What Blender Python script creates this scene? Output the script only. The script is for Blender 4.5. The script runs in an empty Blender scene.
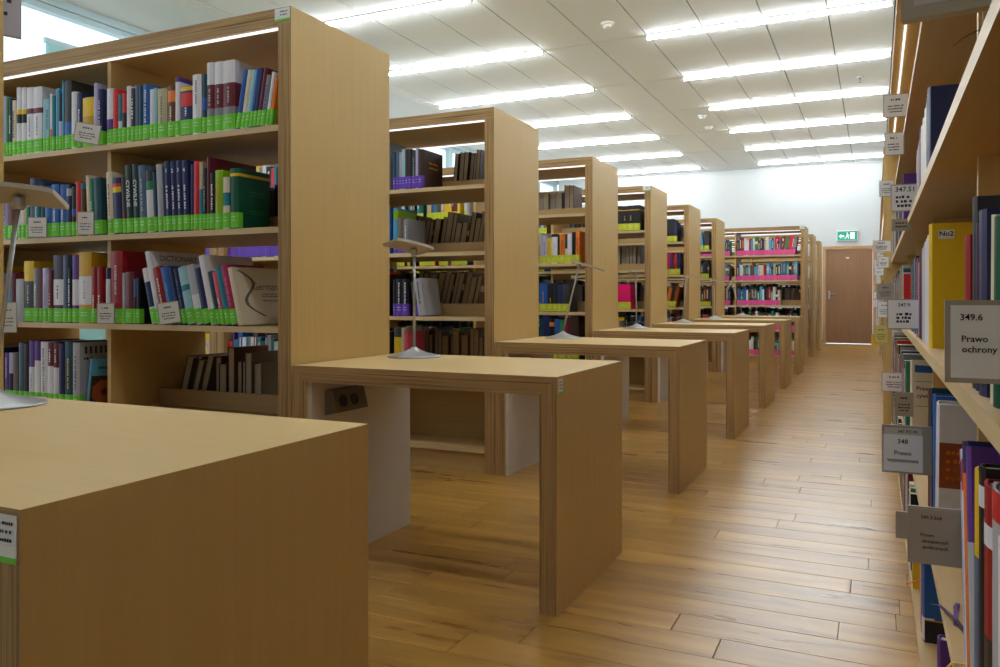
import bpy, math, random
from mathutils import Matrix, Vector
rng = random.Random(7)
scn = bpy.context.scene
COL = scn.collection
R = math.radians

# ------------------------------------------------------------------ camera, world, exposure
FPX, YAW, HOR = 800.0, 25.2, 298.0
cam_d = bpy.data.cameras.new('camera')
cam = bpy.data.objects.new('camera', cam_d); COL.objects.link(cam)
cam.location = (0, 0, 1.0)
cam.rotation_euler = (R(90), 0, R(YAW))
cam_d.sensor_width = 36; cam_d.lens = FPX / 1000 * 36
cam_d.shift_y = (HOR - 333.5) / 1000
cam_d.clip_start = 0.03; cam_d.clip_end = 200
scn.camera = cam

world = bpy.data.worlds.new('daylight'); scn.world = world
world.use_nodes = True
wb = world.node_tree.nodes['Background']
wb.inputs[0].default_value = (0.86, 0.94, 1.0, 1); wb.inputs[1].default_value = 1.7

scn.view_settings.view_transform = 'Standard'
scn.view_settings.look = 'None'
scn.view_settings.gamma = 1
scn.view_settings.use_curve_mapping = False
scn.view_settings.exposure = 0.08
TUBE_STRENGTH = 72.0
LED_STRENGTH = 1.3

# ------------------------------------------------------------------ materials
def lin(c):
    c /= 255.0
    return c / 12.92 if c <= 0.04045 else ((c + 0.055) / 1.055) ** 2.4
def rgb(*c): return (lin(c[0]), lin(c[1]), lin(c[2]), 1)
_m = {}
def _new(name):
    m = bpy.data.materials.new(name); m.use_nodes = True
    nt = m.node_tree
    return m, nt, nt.nodes['Principled BSDF']
def plain(name, c, rough=.5, metal=0.0, var=.06, scale=40, spec=.4, bump=0):
    """principled colour with a slight procedural mottling"""
    if name in _m: return _m[name]
    m, nt, p = _new(name)
    n = nt.nodes.new('ShaderNodeTexNoise'); n.inputs['Scale'].default_value = scale; n.inputs['Detail'].default_value = 3
    tc = nt.nodes.new('ShaderNodeTexCoord'); nt.links.new(tc.outputs['Object'], n.inputs['Vector'])
    mx = nt.nodes.new('ShaderNodeMix'); mx.data_type = 'RGBA'
    k = rgb(*c)
    mx.inputs[6].default_value = tuple(v * (1 - var) for v in k[:3]) + (1,)
    mx.inputs[7].default_value = tuple(min(1, v * (1 + var)) for v in k[:3]) + (1,)
    nt.links.new(n.outputs['Fac'], mx.inputs[0]); nt.links.new(mx.outputs[2], p.inputs['Base Color'])
    p.inputs['Roughness'].default_value = rough; p.inputs['Metallic'].default_value = metal
    p.inputs['Specular IOR Level'].default_value = spec
    if bump:
        b = nt.nodes.new('ShaderNodeBump'); b.inputs['Strength'].default_value = bump; b.inputs['Distance'].default_value = .002
        nt.links.new(n.outputs['Fac'], b.inputs['Height']); nt.links.new(b.outputs[0], p.inputs['Normal'])
    _m[name] = m; return m
def emis(name, c, s):
    m, nt, p = _new(name)
    p.inputs['Base Color'].default_value = c
    p.inputs['Emission Color'].default_value = c; p.inputs['Emission Strength'].default_value = s
    n = nt.nodes.new('ShaderNodeTexNoise'); n.inputs['Scale'].default_value = 5
    r = nt.nodes.new('ShaderNodeMapRange'); r.inputs[3].default_value = .55; r.inputs[4].default_value = .65
    nt.links.new(n.outputs['Fac'], r.inputs[0]); nt.links.new(r.outputs[0], p.inputs['Roughness'])
    return m
def grain(name, stops, vec, rough=.45, scale=1.0, detail=5, bump=0.0, spec=.4, rand=False):
    """noise stretched along an axis -> ramp : wood grain or plywood layers"""
    m, nt, p = _new(name)
    tc = nt.nodes.new('ShaderNodeTexCoord'); mp = nt.nodes.new('ShaderNodeMapping')
    mp.inputs['Scale'].default_value = vec
    src = tc.outputs['Object']
    nt.links.new(src, mp.inputs['Vector'])
    n = nt.nodes.new('ShaderNodeTexNoise'); n.inputs['Scale'].default_value = scale; n.inputs['Detail'].default_value = detail
    n.inputs['Roughness'].default_value = .6
    nt.links.new(mp.outputs[0], n.inputs['Vector'])
    cr = nt.nodes.new('ShaderNodeValToRGB')
    el = cr.color_ramp.elements
    el[0].position, el[0].color = stops[0][0], rgb(*stops[0][1])
    el[1].position, el[1].color = stops[-1][0], rgb(*stops[-1][1])
    for q, c in stops[1:-1]:
        e = el.new(q); e.color = rgb(*c)
    nt.links.new(n.outputs['Fac'], cr.inputs[0]); nt.links.new(cr.outputs[0], p.inputs['Base Color'])
    p.inputs['Roughness'].default_value = rough; p.inputs['Specular IOR Level'].default_value = spec
    if bump:
        b = nt.nodes.new('ShaderNodeBump'); b.inputs['Strength'].default_value = bump; b.inputs['Distance'].default_value = .001
        nt.links.new(n.outputs['Fac'], b.inputs['Height']); nt.links.new(b.outputs[0], p.inputs['Normal'])
    return m
LAM = grain('maple_laminate', [(.3, (204, 170, 106)), (.7, (210, 177, 113))], (60, 60, 2.0), .42)
LAMX = grain('maple_laminate_top', [(.3, (210, 181, 127)), (.7, (215, 187, 133))], (2.0, 60, 60), .42)
PLY = [(.30, (92, 64, 35)), (.42, (142, 108, 66)), (.55, (182, 148, 97)), (.7, (128, 94, 55))]
PLYX = grain('plywood_edge_upright', PLY, (150, 6, 1.2), .6, detail=3)
PLYZ = grain('plywood_edge_level', PLY, (1.2, 6, 150), .6, detail=3)
EDGE = grain('shelf_edge_band', [(.3, (204, 178, 134)), (.7, (216, 192, 148))], (3, 60, 60), .5)
RAIL = grain('shelf_board', [(.3, (180, 148, 98)), (.7, (190, 158, 106))], (2, 50, 50), .5)
WHITEPANEL = plain('white_laminate', (214, 210, 206), .4, var=.02)
PLASTER = plain('white_plaster', (204, 208, 209), .8, var=.015, scale=3)
CEIL = plain('ceiling_panel_white', (226, 231, 232), .75, var=.012, scale=2)
GAP = plain('ceiling_gap_dark', (70, 72, 74), .8)
TUBE = emis('fluorescent_tube', (.92, .97, 1.0, 1), TUBE_STRENGTH)
LED = emis('led_strip', (.93, .95, 1.0, 1), LED_STRENGTH)
METW = plain('white_metal', (232, 232, 230), .4, var=.02)
ALU = plain('brushed_aluminium', (176, 178, 182), .38, .75, var=.05, scale=80)
LAMPH = plain('lamp_head_silver', (190, 182, 170), .45, .35, var=.04)
DARKPL = plain('dark_plastic', (38, 38, 40), .45)
GREYPL = plain('grey_plastic', (112, 108, 104), .5, var=.03)
HOLD = plain('acrylic_holder', (170, 163, 150), .35, var=.03)
PAPER = plain('sign_paper', (240, 240, 242), .6, var=.015)
PAPERY = plain('sign_paper_yellow', (222, 206, 118), .6, var=.02)
INK = plain('black_ink', (32, 30, 34), .6)
PAGES = grain('book_pages', [(.3, (196, 186, 164)), (.7, (222, 214, 196))], (400, 4, 4), .8)
DOORM = grain('door_veneer', [(.3, (132, 96, 66)), (.7, (144, 106, 74))], (30, 30, 1.5), .5)
DOORF = grain('door_frame_wood', [(.3, (172, 128, 84)), (.7, (186, 142, 98))], (30, 30, 2), .5)
EXITG = emis('exit_sign_green', rgb(10, 150, 122), .35)
EXITW = emis('exit_sign_white', (.9, .9, .9, 1), .3)
FRAMEM = plain('window_frame_grey', (176, 198, 206), .45, .2, var=.03)
BLIND = plain('teal_blind', (150, 205, 212), .7)
GRILLE = plain('grille_grey', (120, 124, 126), .5, .3)

def floor_mat():
    m, nt, p = _new('oak_floor_planks')
    L = nt.links.new
    tc = nt.nodes.new('ShaderNodeTexCoord'); oi = nt.nodes.new('ShaderNodeObjectInfo'); ge = nt.nodes.new('ShaderNodeNewGeometry')
    ad = nt.nodes.new('ShaderNodeMath'); ad.operation = 'ADD'
    L(oi.outputs['Random'], ad.inputs[0]); L(ge.outputs['Random Per Island'], ad.inputs[1])
    fr = nt.nodes.new('ShaderNodeMath'); fr.operation = 'FRACT'; L(ad.outputs[0], fr.inputs[0])
    mu = nt.nodes.new('ShaderNodeMath'); mu.operation = 'MULTIPLY'; mu.inputs[1].default_value = 57.0; L(fr.outputs[0], mu.inputs[0])
    def noise(scale_vec, sc, det, w=True, dist=0.0):
        mp = nt.nodes.new('ShaderNodeMapping'); mp.inputs['Scale'].default_value = scale_vec
        L(ge.outputs['Position'], mp.inputs['Vector'])
        n = nt.nodes.new('ShaderNodeTexNoise'); n.noise_dimensions = '4D'
        n.inputs['Scale'].default_value = sc; n.inputs['Detail'].default_value = det; n.inputs['Distortion'].default_value = dist
        L(mp.outputs[0], n.inputs['Vector']); L(mu.outputs[0], n.inputs['W'])
        return n.outputs['Fac']
    g = noise((1.1, 9, 1), 1.5, 4, dist=.6)
    cr = nt.nodes.new('ShaderNodeValToRGB'); e = cr.color_ramp.elements
    e[0].position, e[0].color = .18, rgb(122, 86, 38)
    e[1].position, e[1].color = .82, rgb(198, 155, 80)
    k = e.new(.5); k.color = rgb(168, 125, 56)
    L(g, cr.inputs[0])
    s = noise((2.2, 9, 1), 1.5, 3, dist=1.0)                      # dark mineral streaks and knots
    cr2 = nt.nodes.new('ShaderNodeValToRGB'); e = cr2.color_ramp.elements
    e[0].position, e[0].color = .20, (.45, .40, .32, 1); e[1].position, e[1].color = .39, (1, 1, 1, 1)
    L(s, cr2.inputs[0])
    mx = nt.nodes.new('ShaderNodeMix'); mx.data_type = 'RGBA'; mx.blend_type = 'MULTIPLY'; mx.inputs[0].default_value = 1
    L(cr.outputs[0], mx.inputs[6]); L(cr2.outputs[0], mx.inputs[7])
    mr = nt.nodes.new('ShaderNodeMapRange'); mr.inputs[3].default_value = .84; mr.inputs[4].default_value = 1.12
    L(fr.outputs[0], mr.inputs[0])
    hs = nt.nodes.new('ShaderNodeHueSaturation'); L(mr.outputs[0], hs.inputs['Value']); L(mx.outputs[2], hs.inputs['Color'])
    hs.inputs['Saturation'].default_value = 1.0
    L(hs.outputs[0], p.inputs['Base Color'])
    rr = nt.nodes.new('ShaderNodeMapRange'); rr.inputs[3].default_value = .26; rr.inputs[4].default_value = .30
    L(g, rr.inputs[0]); L(rr.outputs[0], p.inputs['Roughness'])
    p.inputs['Specular IOR Level'].default_value = .42
    b = nt.nodes.new('ShaderNodeBump'); b.inputs['Strength'].default_value = .03; b.inputs['Distance'].default_value = .001
    L(g, b.inputs['Height']); L(b.outputs[0], p.inputs['Normal'])
    return m
FLOORM = floor_mat()
SUBFL = plain('subfloor_dark', (66, 44, 24), .8)

BOOKC = dict(white=(226, 226, 236), lilac=(184, 180, 222), cream=(222, 212, 190), beige=(186, 174, 142), grey=(132, 134, 142), lightgrey=(176, 178, 188),
    charcoal=(58, 58, 64), black=(26, 26, 32), navy=(32, 42, 92), blue=(36, 92, 172), sky=(84, 164, 204), paleblue=(152, 200, 214), teal=(24, 122, 140),
    darkteal=(16, 66, 84), bluegrey=(86, 104, 136), green=(40, 130, 82), darkgreen=(8, 84, 62), blackgreen=(22, 50, 48), lime=(140, 186, 20), red=(206, 42, 48), crimson=(150, 14, 26),
    maroon=(104, 26, 42), brown=(104, 66, 46), darkbrown=(56, 36, 32), orange=(226, 122, 38), yellow=(232, 192, 30), gold=(206, 158, 22), purple=(92, 52, 140),
    darkpurple=(52, 28, 70), pink=(226, 96, 122), magenta=(170, 36, 92), hotpink=(232, 24, 110), taupe=(112, 102, 90), rust=(150, 72, 34))
BOOKWORD = dict(lightgrey='light grey', paleblue='pale blue', sky='sky blue', darkteal='dark teal', bluegrey='blue-grey', darkgreen='dark green', blackgreen='blackish green',
    darkbrown='dark brown', darkpurple='dark purple', hotpink='hot pink', lilac='pale lilac')
def bm(c): return plain('book_' + c, BOOKC[c], .45, var=.05, scale=60)
def bword(c): return BOOKWORD.get(c, c)
LABELC = dict(green=(116, 212, 58), purple=(104, 66, 190), yellow=(204, 214, 40), pink=(236, 86, 160), paper=(226, 224, 222), none=None)
def lm(c): return plain('spine_label_' + c, LABELC[c], .55, var=.04, scale=30)

# ------------------------------------------------------------------ mesh helpers
class MB:
    def __init__(s): s.v = []; s.f = []; s.mi = []; s.mats = []; s.smooth = []
    def m(s, mat):
        if mat not in s.mats: s.mats.append(mat)
        return s.mats.index(mat)
    def add(s, vs, fs, mat, M=None, smooth=False):
        o = len(s.v)
        s.v += [tuple(M @ Vector(v)) for v in vs] if M else [tuple(v) for v in vs]
        k = s.m(mat)
        for f in fs:
            s.f.append(tuple(i + o for i in f)); s.mi.append(k); s.smooth.append(smooth)
        return s
    def box(s, x0, x1, y0, y1, z0, z1, mat, M=None, side=None, front=None, top=None):
        """mat = default, side = x-facing faces, front = y-facing faces, top = z-facing faces"""
        vs = [(x0,y0,z0),(x1,y0,z0),(x1,y1,z0),(x0,y1,z0),(x0,y0,z1),(x1,y0,z1),(x1,y1,z1),(x0,y1,z1)]
        s.add(vs, [], mat, M); o = len(s.v) - 8
        for f, q in (((0,3,2,1), top), ((4,5,6,7), top), ((0,1,5,4), front), ((2,3,7,6), front), ((1,2,6,5), side), ((3,0,4,7), side)):
            s.f.append(tuple(i + o for i in f)); s.mi.append(s.m(q or mat)); s.smooth.append(False)
        return s
    def prism(s, poly, y0, y1, mat, cap=None, M=None):
        """poly in XZ (counter-clockwise seen from -Y), extruded along Y"""
        n = len(poly)
        vs = [(x, y0, z) for x, z in poly] + [(x, y1, z) for x, z in poly]
        s.add(vs, [(i, n + i, n + (i + 1) % n, (i + 1) % n) for i in range(n)], mat, M)
        o = len(s.v) - 2 * n
        k = s.m(cap or mat)
        s.f.append(tuple(o + i for i in range(n))); s.mi.append(k); s.smooth.append(False)
        s.f.append(tuple(o + n + i for i in reversed(range(n)))); s.mi.append(k); s.smooth.append(False)
        return s
    def lathe(s, prof, mat, n=32, M=None, cap=True):
        vs = [(r * math.cos(2*math.pi*i/n), r * math.sin(2*math.pi*i/n), z) for r, z in prof for i in range(n)]
        fs = [(j*n+i, j*n+(i+1)%n, (j+1)*n+(i+1)%n, (j+1)*n+i) for j in range(len(prof)-1) for i in range(n)]
        s.add(vs, fs, mat, M, True)
        if cap:
            o = len(s.v) - len(vs); k = s.m(mat)
            s.f.append(tuple(o + i for i in reversed(range(n)))); s.f.append(tuple(o + (len(prof)-1)*n + i for i in range(n)))
            s.mi += [k, k]; s.smooth += [False, False]
        return s
    def tube(s, p, q, r, mat, n=10, r2=None):
        p = Vector(p); q = Vector(q); d = q - p
        M = Matrix.Translation(p) @ d.to_track_quat('Z', 'Y').to_matrix().to_4x4()
        return s.lathe([(r, 0), (r2 or r, d.length)], mat, n, M)
    def mesh(s, name):
        me = bpy.data.meshes.new(name)
        me.from_pydata(s.v, [], s.f)
        for q in s.mats: me.materials.append(q)
        me.polygons.foreach_set('material_index', s.mi); me.polygons.foreach_set('use_smooth', s.smooth)
        me.update(); return me
    def build(s, name, parent=None, loc=None):
        o = bpy.data.objects.new(name, s.mesh(name)); COL.objects.link(o)
        if parent: o.parent = parent
        if loc: o.location = loc
        return o
def tag(o, label=None, cat=None, group=None, kind=None):
    if label: o['label'] = label
    if cat: o['category'] = cat
    if group: o['group'] = group
    if kind: o['kind'] = kind
    return o
def thing(name, label, cat, loc=(0,0,0), rz=0.0, group=None):
    o = bpy.data.objects.new(name, None); COL.objects.link(o)
    o.location = loc; o.rotation_euler = (0, 0, rz); o.empty_display_size = .05
    return tag(o, label, cat, group)
def linked(name, me, parent=None, loc=(0,0,0), rot=(0,0,0)):
    o = bpy.data.objects.new(name, me); COL.objects.link(o); o.parent = parent; o.location = loc; o.rotation_euler = rot
    return o
_t = {}
def text_data(s, bold=.0):
    key = (s, bold)
    if key not in _t:
        cu = bpy.data.curves.new('t', 'FONT'); cu.body = s; cu.size = 1; cu.align_x = 'CENTER'; cu.align_y = 'CENTER'; cu.offset = bold; cu.resolution_u = 2
        cu.space_line = .85
        ob = bpy.data.objects.new('t', cu); COL.objects.link(ob)
        dg = bpy.context.evaluated_depsgraph_get()
        me = bpy.data.meshes.new_from_object(ob.evaluated_get(dg))
        _t[key] = ([tuple(v.co) for v in me.vertices], [tuple(p.vertices) for p in me.polygons])
        bpy.data.objects.remove(ob); bpy.data.curves.remove(cu); bpy.data.meshes.remove(me)
    return _t[key]
def put_text(mb, s, size, mat, M, bold=.0):
    """text in the XY plane of M, facing +Z of M"""
    vs, fs = text_data(s, bold)
    mb.add([(x * size, y * size, z) for x, y, z in vs], fs, mat, M)
def squiggle(mb, x0, x1, y, h, mat, M, r):
    """a line of print too small to read: word-like bars in the XY plane of M"""
    x = x0
    while x < x1 - h * .6:
        w = min(r.uniform(.5, 1.1) * h, x1 - x); k = r.uniform(.7, 1.0) * h
        mb.add([(x, y, 0), (x + w, y, 0), (x + w, y + k, 0), (x, y + k, 0)], [(0, 1, 2, 3)], mat, M)
        x += w + h * (.28 if r.random() < .8 else .8)

# ------------------------------------------------------------------ books
STUFF = MB()
LOCALQ = []
def book_profile(w, d, e=0.0, b=0.0):
    """outer U of a cover: left board back -> spine -> right board back, grown outwards by e"""
    pts = [(-e, d), (-e, .0)]
    for k in range(1, 4):
        t = k / 4; pts.append((w * t, -b * math.sin(math.pi * t) - e))
    pts += [(w + e, 0), (w + e, d)]
    return pts
def strip(mb, pts, z0, z1, mat):
    n = len(pts)
    vs = [(x, y, z0) for x, y in pts] + [(x, y, z1) for x, y in pts]
    mb.add(vs, [(i, i + 1, n + i + 1, n + i) for i in range(n - 1)], mat)
def make_book(M, w, h, d, color, bands=(), title=None, text=None, lab='green', labh=.062, indiv=True, label=None, group=None, cover=None):
    r = random.Random(int(w * 1e5) * 31 + int(h * 1e4) + len(color))
    b = min(.005, w * .16)
    if not indiv:
        k = bm(color)
        STUFF.box(0, w, -b * .5, d, 0, h, k, M, top=PAGES)
        for c, f0, f1 in bands: STUFF.add([(0, -b*.5-.001, h*f0), (w, -b*.5-.001, h*f0), (w, -b*.5-.001, h*f1), (0, -b*.5-.001, h*f1)], [(0,1,2,3)], bm(c), M)
        if title: STUFF.add([(w*.35, -b*.5-.001, h*.4), (w*.65, -b*.5-.001, h*.4), (w*.65, -b*.5-.001, h*.85), (w*.35, -b*.5-.001, h*.85)], [(0,1,2,3)], bm(title), M)
        if lab != 'none': STUFF.add([(0, -b*.5-.0015, .004), (w, -b*.5-.0015, .004), (w, -b*.5-.0015, labh), (0, -b*.5-.0015, labh)], [(0,1,2,3)], lm(lab), M)
        return None
    root = thing('book', label, 'book', group=group)
    root.matrix_world = M
    t = min(.003, w * .15)
    o = book_profile(w, d, 0, b); n = len(o)
    i_ = [(t, d), (t, t)] + [(max(t, min(w - t, x)), y + t) for x, y in o[2:5]] + [(w - t, t), (w - t, d)]
    c = MB(); k = bm(color)
    vs = [(x, y, 0) for x, y in o] + [(x, y, h) for x, y in o] + [(x, y, 0) for x, y in i_] + [(x, y, h) for x, y in i_]
    fs = []
    for q in range(n - 1):
        fs += [(q, q+1, n+q+1, n+q), (2*n+q+1, 2*n+q, 3*n+q, 3*n+q+1), (n+q, n+q+1, 3*n+q+1, 3*n+q), (q+1, q, 2*n+q, 2*n+q+1)]
    fs += [(0, n, 3*n, 2*n), (n-1, 3*n-1, 4*n-1, 2*n-1)]
    c.add(vs, fs, k); c.build('cover', root)
    MB().box(t, w - t, t, d - .004, .003, h - .004, PAGES).build('pages', root)
    for c_, f0, f1 in bands:
        s = MB(); strip(s, book_profile(w, d - .0005, .0003, b), h * f0, h * f1, bm(c_)); s.build('cover_band', root)
    if lab != 'none':
        s = MB(); strip(s, book_profile(w, .022, .0004, b), .004, labh, lm(lab))
        if w > .008:      # the printed call number on the sticker
            P = Matrix.Translation((w / 2, -b - .0011, .004)) @ Matrix.Rotation(R(90), 4, 'X')
            for zz in (.42, .62): squiggle(s, -w * .25, w * .25, labh * zz, min(.0045, w * .2), lm('paper'), P, r)
        s.build('spine_label', root)
    if title:
        tc, f0, f1 = title
        s = MB(); P = Matrix.Translation((w / 2, -b - .0008, 0)) @ Matrix.Rotation(R(90), 4, 'X') @ Matrix.Rotation(R(-90), 4, 'Z')
        th = min(.009, w * .42)
        squiggle(s, -h * f1, -h * f0, -th / 2, th, bm(tc), P, r)
        s.build('spine_title', root)
    if text:
        tx, tc, f0, f1, sz = text
        s = MB(); P = Matrix.Translation((w / 2, -b - .0009, h * (f0 + f1) / 2)) @ Matrix.Rotation(R(90), 4, 'X')
        if len(tx) > 1: P = P @ Matrix.Rotation(R(-90), 4, 'Z')
        put_text(s, tx, sz, bm(tc), P, .02); s.build('spine_title', root)
    if cover:
        cover(root, w, h, d)
    return root
def parse(tok):
    """'width,top,colour|b:colour:f0:f1|t:colour:f0:f1|x:TEXT:colour:f0:f1:size|l:label|d:depth|n:words'"""
    a = tok.split('|'); w, v, c = a[0].split(',')
    r = dict(w=float(w), v=float(v), color=c, bands=[], title=None, text=None, lab=None, d=None, cover=None, y=0.0, r=0.0)
    for q in a[1:]:
        p = q.split(':')
        if p[0] == 'b': r['bands'].append((p[1], float(p[2]), float(p[3])))
        elif p[0] == 't': r['title'] = (p[1], float(p[2]), float(p[3]))
        elif p[0] == 'x': r['text'] = (p[1].replace('_', ' '), p[2], float(p[3]), float(p[4]), float(p[5]))
        elif p[0] == 'l': r['lab'] = p[1]
        elif p[0] == 'd': r['d'] = float(p[1])
        elif p[0] == 'y': r['y'] = float(p[1])
        elif p[0] == 'r': r['r'] = float(p[1])
        elif p[0] == 'c': r['cover'] = p[1]
    return r
def ordinal(n):
    return '%d%s' % (n, 'th' if 10 <= n % 100 <= 20 else {1: 'st', 2: 'nd', 3: 'rd'}.get(n % 10, 'th'))
cY, sY = math.cos(R(YAW)), math.sin(R(YAW))
def x_on_plane(u, Y):
    a = (u - 500) / FPX
    return Y * (-sY + a * cY) / (cY + a * sY)
def z_on_plane(u, v, Y):
    a = (u - 500) / FPX
    return 1 + Y / (cY + a * sY) * (HOR - v) / FPX

# ------------------------------------------------------------------ bookcase
SHELF = [.13, .51, .89, 1.27, 1.655]; ST = .023; TOPZ, CT = 2.08, .06
BD = .66
def bookcase(loc, L, rz, label, group, dividers, back_full=False, sticker=False, rec=.062):
    t = thing('bookcase', label, 'bookcase', loc, rz, group)
    u = MB().box(0, CT, 0, BD, 0, TOPZ - CT, LAM, front=PLYX).build('upright', t)
    MB().box(L - CT, L, 0, BD, 0, TOPZ - CT, LAM, front=PLYX).build('upright', t)
    MB().box(0, L, 0, BD, TOPZ - CT, TOPZ, LAM, front=PLYZ).build('top', t)
    for z in SHELF:
        MB().box(CT, L - CT, .03, BD - .03, z - ST, z, RAIL, front=EDGE).build('shelf', t)
    MB().box(CT, L - CT, .045, .063, 0, SHELF[0] - ST, RAIL).build('plinth', t)
    MB().box(CT, L - CT, BD - .063, BD - .045, 0, SHELF[0] - ST, RAIL).build('plinth', t)
    zs = SHELF + [TOPZ - CT + ST]
    xs = [CT] + [q for q in dividers] + [L - CT]
    for i in range(5):
        for dx in dividers:
            MB().box(dx - .011, dx + .011, rec, BD - rec, zs[i], zs[i+1] - ST, LAM).build('divider', t)
        top = zs[i] + .076
        if i == 0 or back_full: top = zs[i+1] - ST
        for a, b in zip(xs, xs[1:]):
            MB().box(a + (.011 if a > CT else 0), b - (.011 if b < L - CT else 0), BD/2 - .009, BD/2 + .009, zs[i], top, RAIL).build('centre_board', t)
    for y in (.03, BD - .042):
        MB().box(CT + .01, L - CT - .01, y, y + .007, TOPZ - CT - .008, TOPZ - CT, LED).build('led_strip', t)
    if sticker:
        s = MB().box(L - .075, L - .004, -.0015, 0, TOPZ - .05, TOPZ - .003, PAPER)
        s.box(L - .075, L - .004, -.0018, -.0015, TOPZ - .05, TOPZ - .042, lm('green'))
        P = Matrix.Translation((L - .031, -.0022, TOPZ - .03)) @ Matrix.Rotation(R(90), 4, 'X')
        for q in (.012, 0): squiggle(s, -.018, .018, q, .005, INK, P, rng)
        s.build('inventory_sticker', t)
    return t
def fill(case, i, x0, x1, lab, back=False, hmin=.19, hmax=.27, cols=None, lean=0, indiv=False, pfill=1.0, label=None, group=None, depth=.2, labh=.062, wmin=.014, wmax=.04):
    """a run of books from x0 to x1 (case-local) on shelf i"""
    M0 = case['M']; x = x0; t = R(lean); n = 0
    cols = cols or ['navy', 'white', 'red', 'teal', 'maroon', 'black', 'blue', 'grey', 'beige', 'green', 'darkgreen', 'purple', 'brown', 'yellow', 'lightgrey', 'charcoal']
    out = []
    while True:
        w = rng.uniform(wmin, wmax); h = rng.uniform(hmin, hmax)
        step = (w + .0015) / math.cos(t)
        for dv in case.get('div', ()):
            if x < dv + .014 and x + step + max(0, h * math.sin(t)) > dv - .014: x = dv + .014
        if x + step + max(0, h * math.sin(t)) > x1: break
        if rng.random() < pfill:
            c = rng.choice(cols); d = min(BD / 2 - .055, depth * rng.uniform(.9, 1.1))
            up = w * abs(math.sin(t)); x_ = x; x += w * math.sin(t) * math.tan(t) if t > 0 else 0
            P = Matrix.Translation((x, .036, SHELF[i] + .0005 + (up if t > 0 else 0))) @ Matrix.Rotation(t, 4, 'Y')
            if back:
                P = Matrix.Translation((x + w / math.cos(t) if t else x + w, BD - .036, SHELF[i] + .0005 + (up if t > 0 else 0))) @ Matrix.Rotation(t, 4, 'Y') @ Matrix.Rotation(math.pi, 4, 'Z')
                if t: P = Matrix.Translation((x, BD - .036, SHELF[i] + .0005 + up)) @ Matrix.Rotation(t, 4, 'Y') @ Matrix.Translation((w, 0, 0)) @ Matrix.Rotation(math.pi, 4, 'Z')
            bands = [(rng.choice(['white', 'cream', 'black', 'red']), .6, .75)] if rng.random() < .2 else []
            out.append((M0 @ P, w, h, d, c, bands, None if back or rng.random() < .5 else rng.choice(['white', 'cream', 'gold'])))
            x = x_
        x += step
    for k, (P, w, h, d, c, bands, tt) in enumerate(out):
        nth = len(out) - k
        make_book(P, w, h, d, c, bands, (tt, .35, .85) if (tt and indiv) else tt, None, 'none' if back else lab, labh, indiv,
                  label.format(c=bword(c), n=ordinal(nth)) if label else None, group)
    return len(out)
NBOOK = 0
def row(case, i, u0, toks, lab, where, group, depth=.21, labh=.064, back=False, count='right end'):
    """explicit books of shelf i read off the photograph: widths and tops measured on the plane of the spines"""
    global NBOOK
    Y = case['Y'] + .036; X = x_on_plane(u0, Y); u = u0; lean = 0.0; items = []
    for tok in toks.split():
        if tok[0] == 'L': lean = R(float(tok[1:])); continue
        if tok[0] == 'G': u += float(tok[1:]); continue
        s = parse(tok)
        xa = x_on_plane(u, Y); u += s['w']; xb = x_on_plane(u, Y)
        w = max(.005, (xb - xa) * math.cos(lean) - .0015)
        h = (z_on_plane(u, s['v'], Y) - SHELF[i]) / math.cos(lean)
        h = max(.1, min(h, .365))
        items.append((s, xa, w, h, lean))
    for dv in case.get('div', ()):
        gx = case['X0'] + dv
        lo = [q for q in items if q[1] + q[2] / 2 < gx]; hi = [q for q in items if q[1] + q[2] / 2 >= gx]
        if not lo or not hi: continue
        a0 = lo[0][1]; e0 = max(q[1] + q[2] / math.cos(q[4]) for q in lo); k0 = min(1, (gx - .013 - a0) / (e0 - a0))
        tl = max(0, -hi[0][3] * math.sin(hi[0][4]))
        b0 = hi[0][1]; b1 = max(q[1] + q[2] / math.cos(q[4]) for q in hi); nb0 = max(b0, gx + .0125 + tl); k1 = (b1 - nb0) / (b1 - b0)
        items = [(q[0], a0 + (q[1] - a0) * k0, q[2] * k0, q[3], q[4]) for q in lo] + [(q[0], nb0 + (q[1] - b0) * k1, q[2] * k1, q[3], q[4]) for q in hi]
    n = len(items)
    for k, (s, xa, w, h, t) in enumerate(items):
        up = w * math.sin(t) if t > 0 else 0
        d = s['d'] or depth * rng.uniform(.93, 1.05)
        if s['r']: up += d * math.sin(abs(R(s['r']))) * math.sin(abs(t)) + .001
        P = case['M'] @ Matrix.Translation((xa - case['X0'] + up * math.tan(t), .036 + rng.uniform(0, .004) + s['y'], SHELF[i] + .0005 + up)) @ Matrix.Rotation(t, 4, 'Y') @ Matrix.Rotation(R(s['r']), 4, 'Z')
        desc = bword(s['color']) + ' book'
        if s['text'] and len(s['text'][0]) > 1: desc += ' with large lettering'
        elif s['text']: desc += ' volume numbered ' + s['text'][0]
        elif s['bands']: desc += ' with ' + bword(s['bands'][0][0]) + ' band'
        if t: desc = 'leaning ' + desc
        make_book(P, w, h, d, s['color'], s['bands'], s['title'], s['text'], s['lab'] or lab, labh, True,
                  '%s, %s from %s of %s' % (desc, ordinal(n - k), count, where), group, COVERS.get(s['cover']))
        NBOOK += 1

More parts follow.
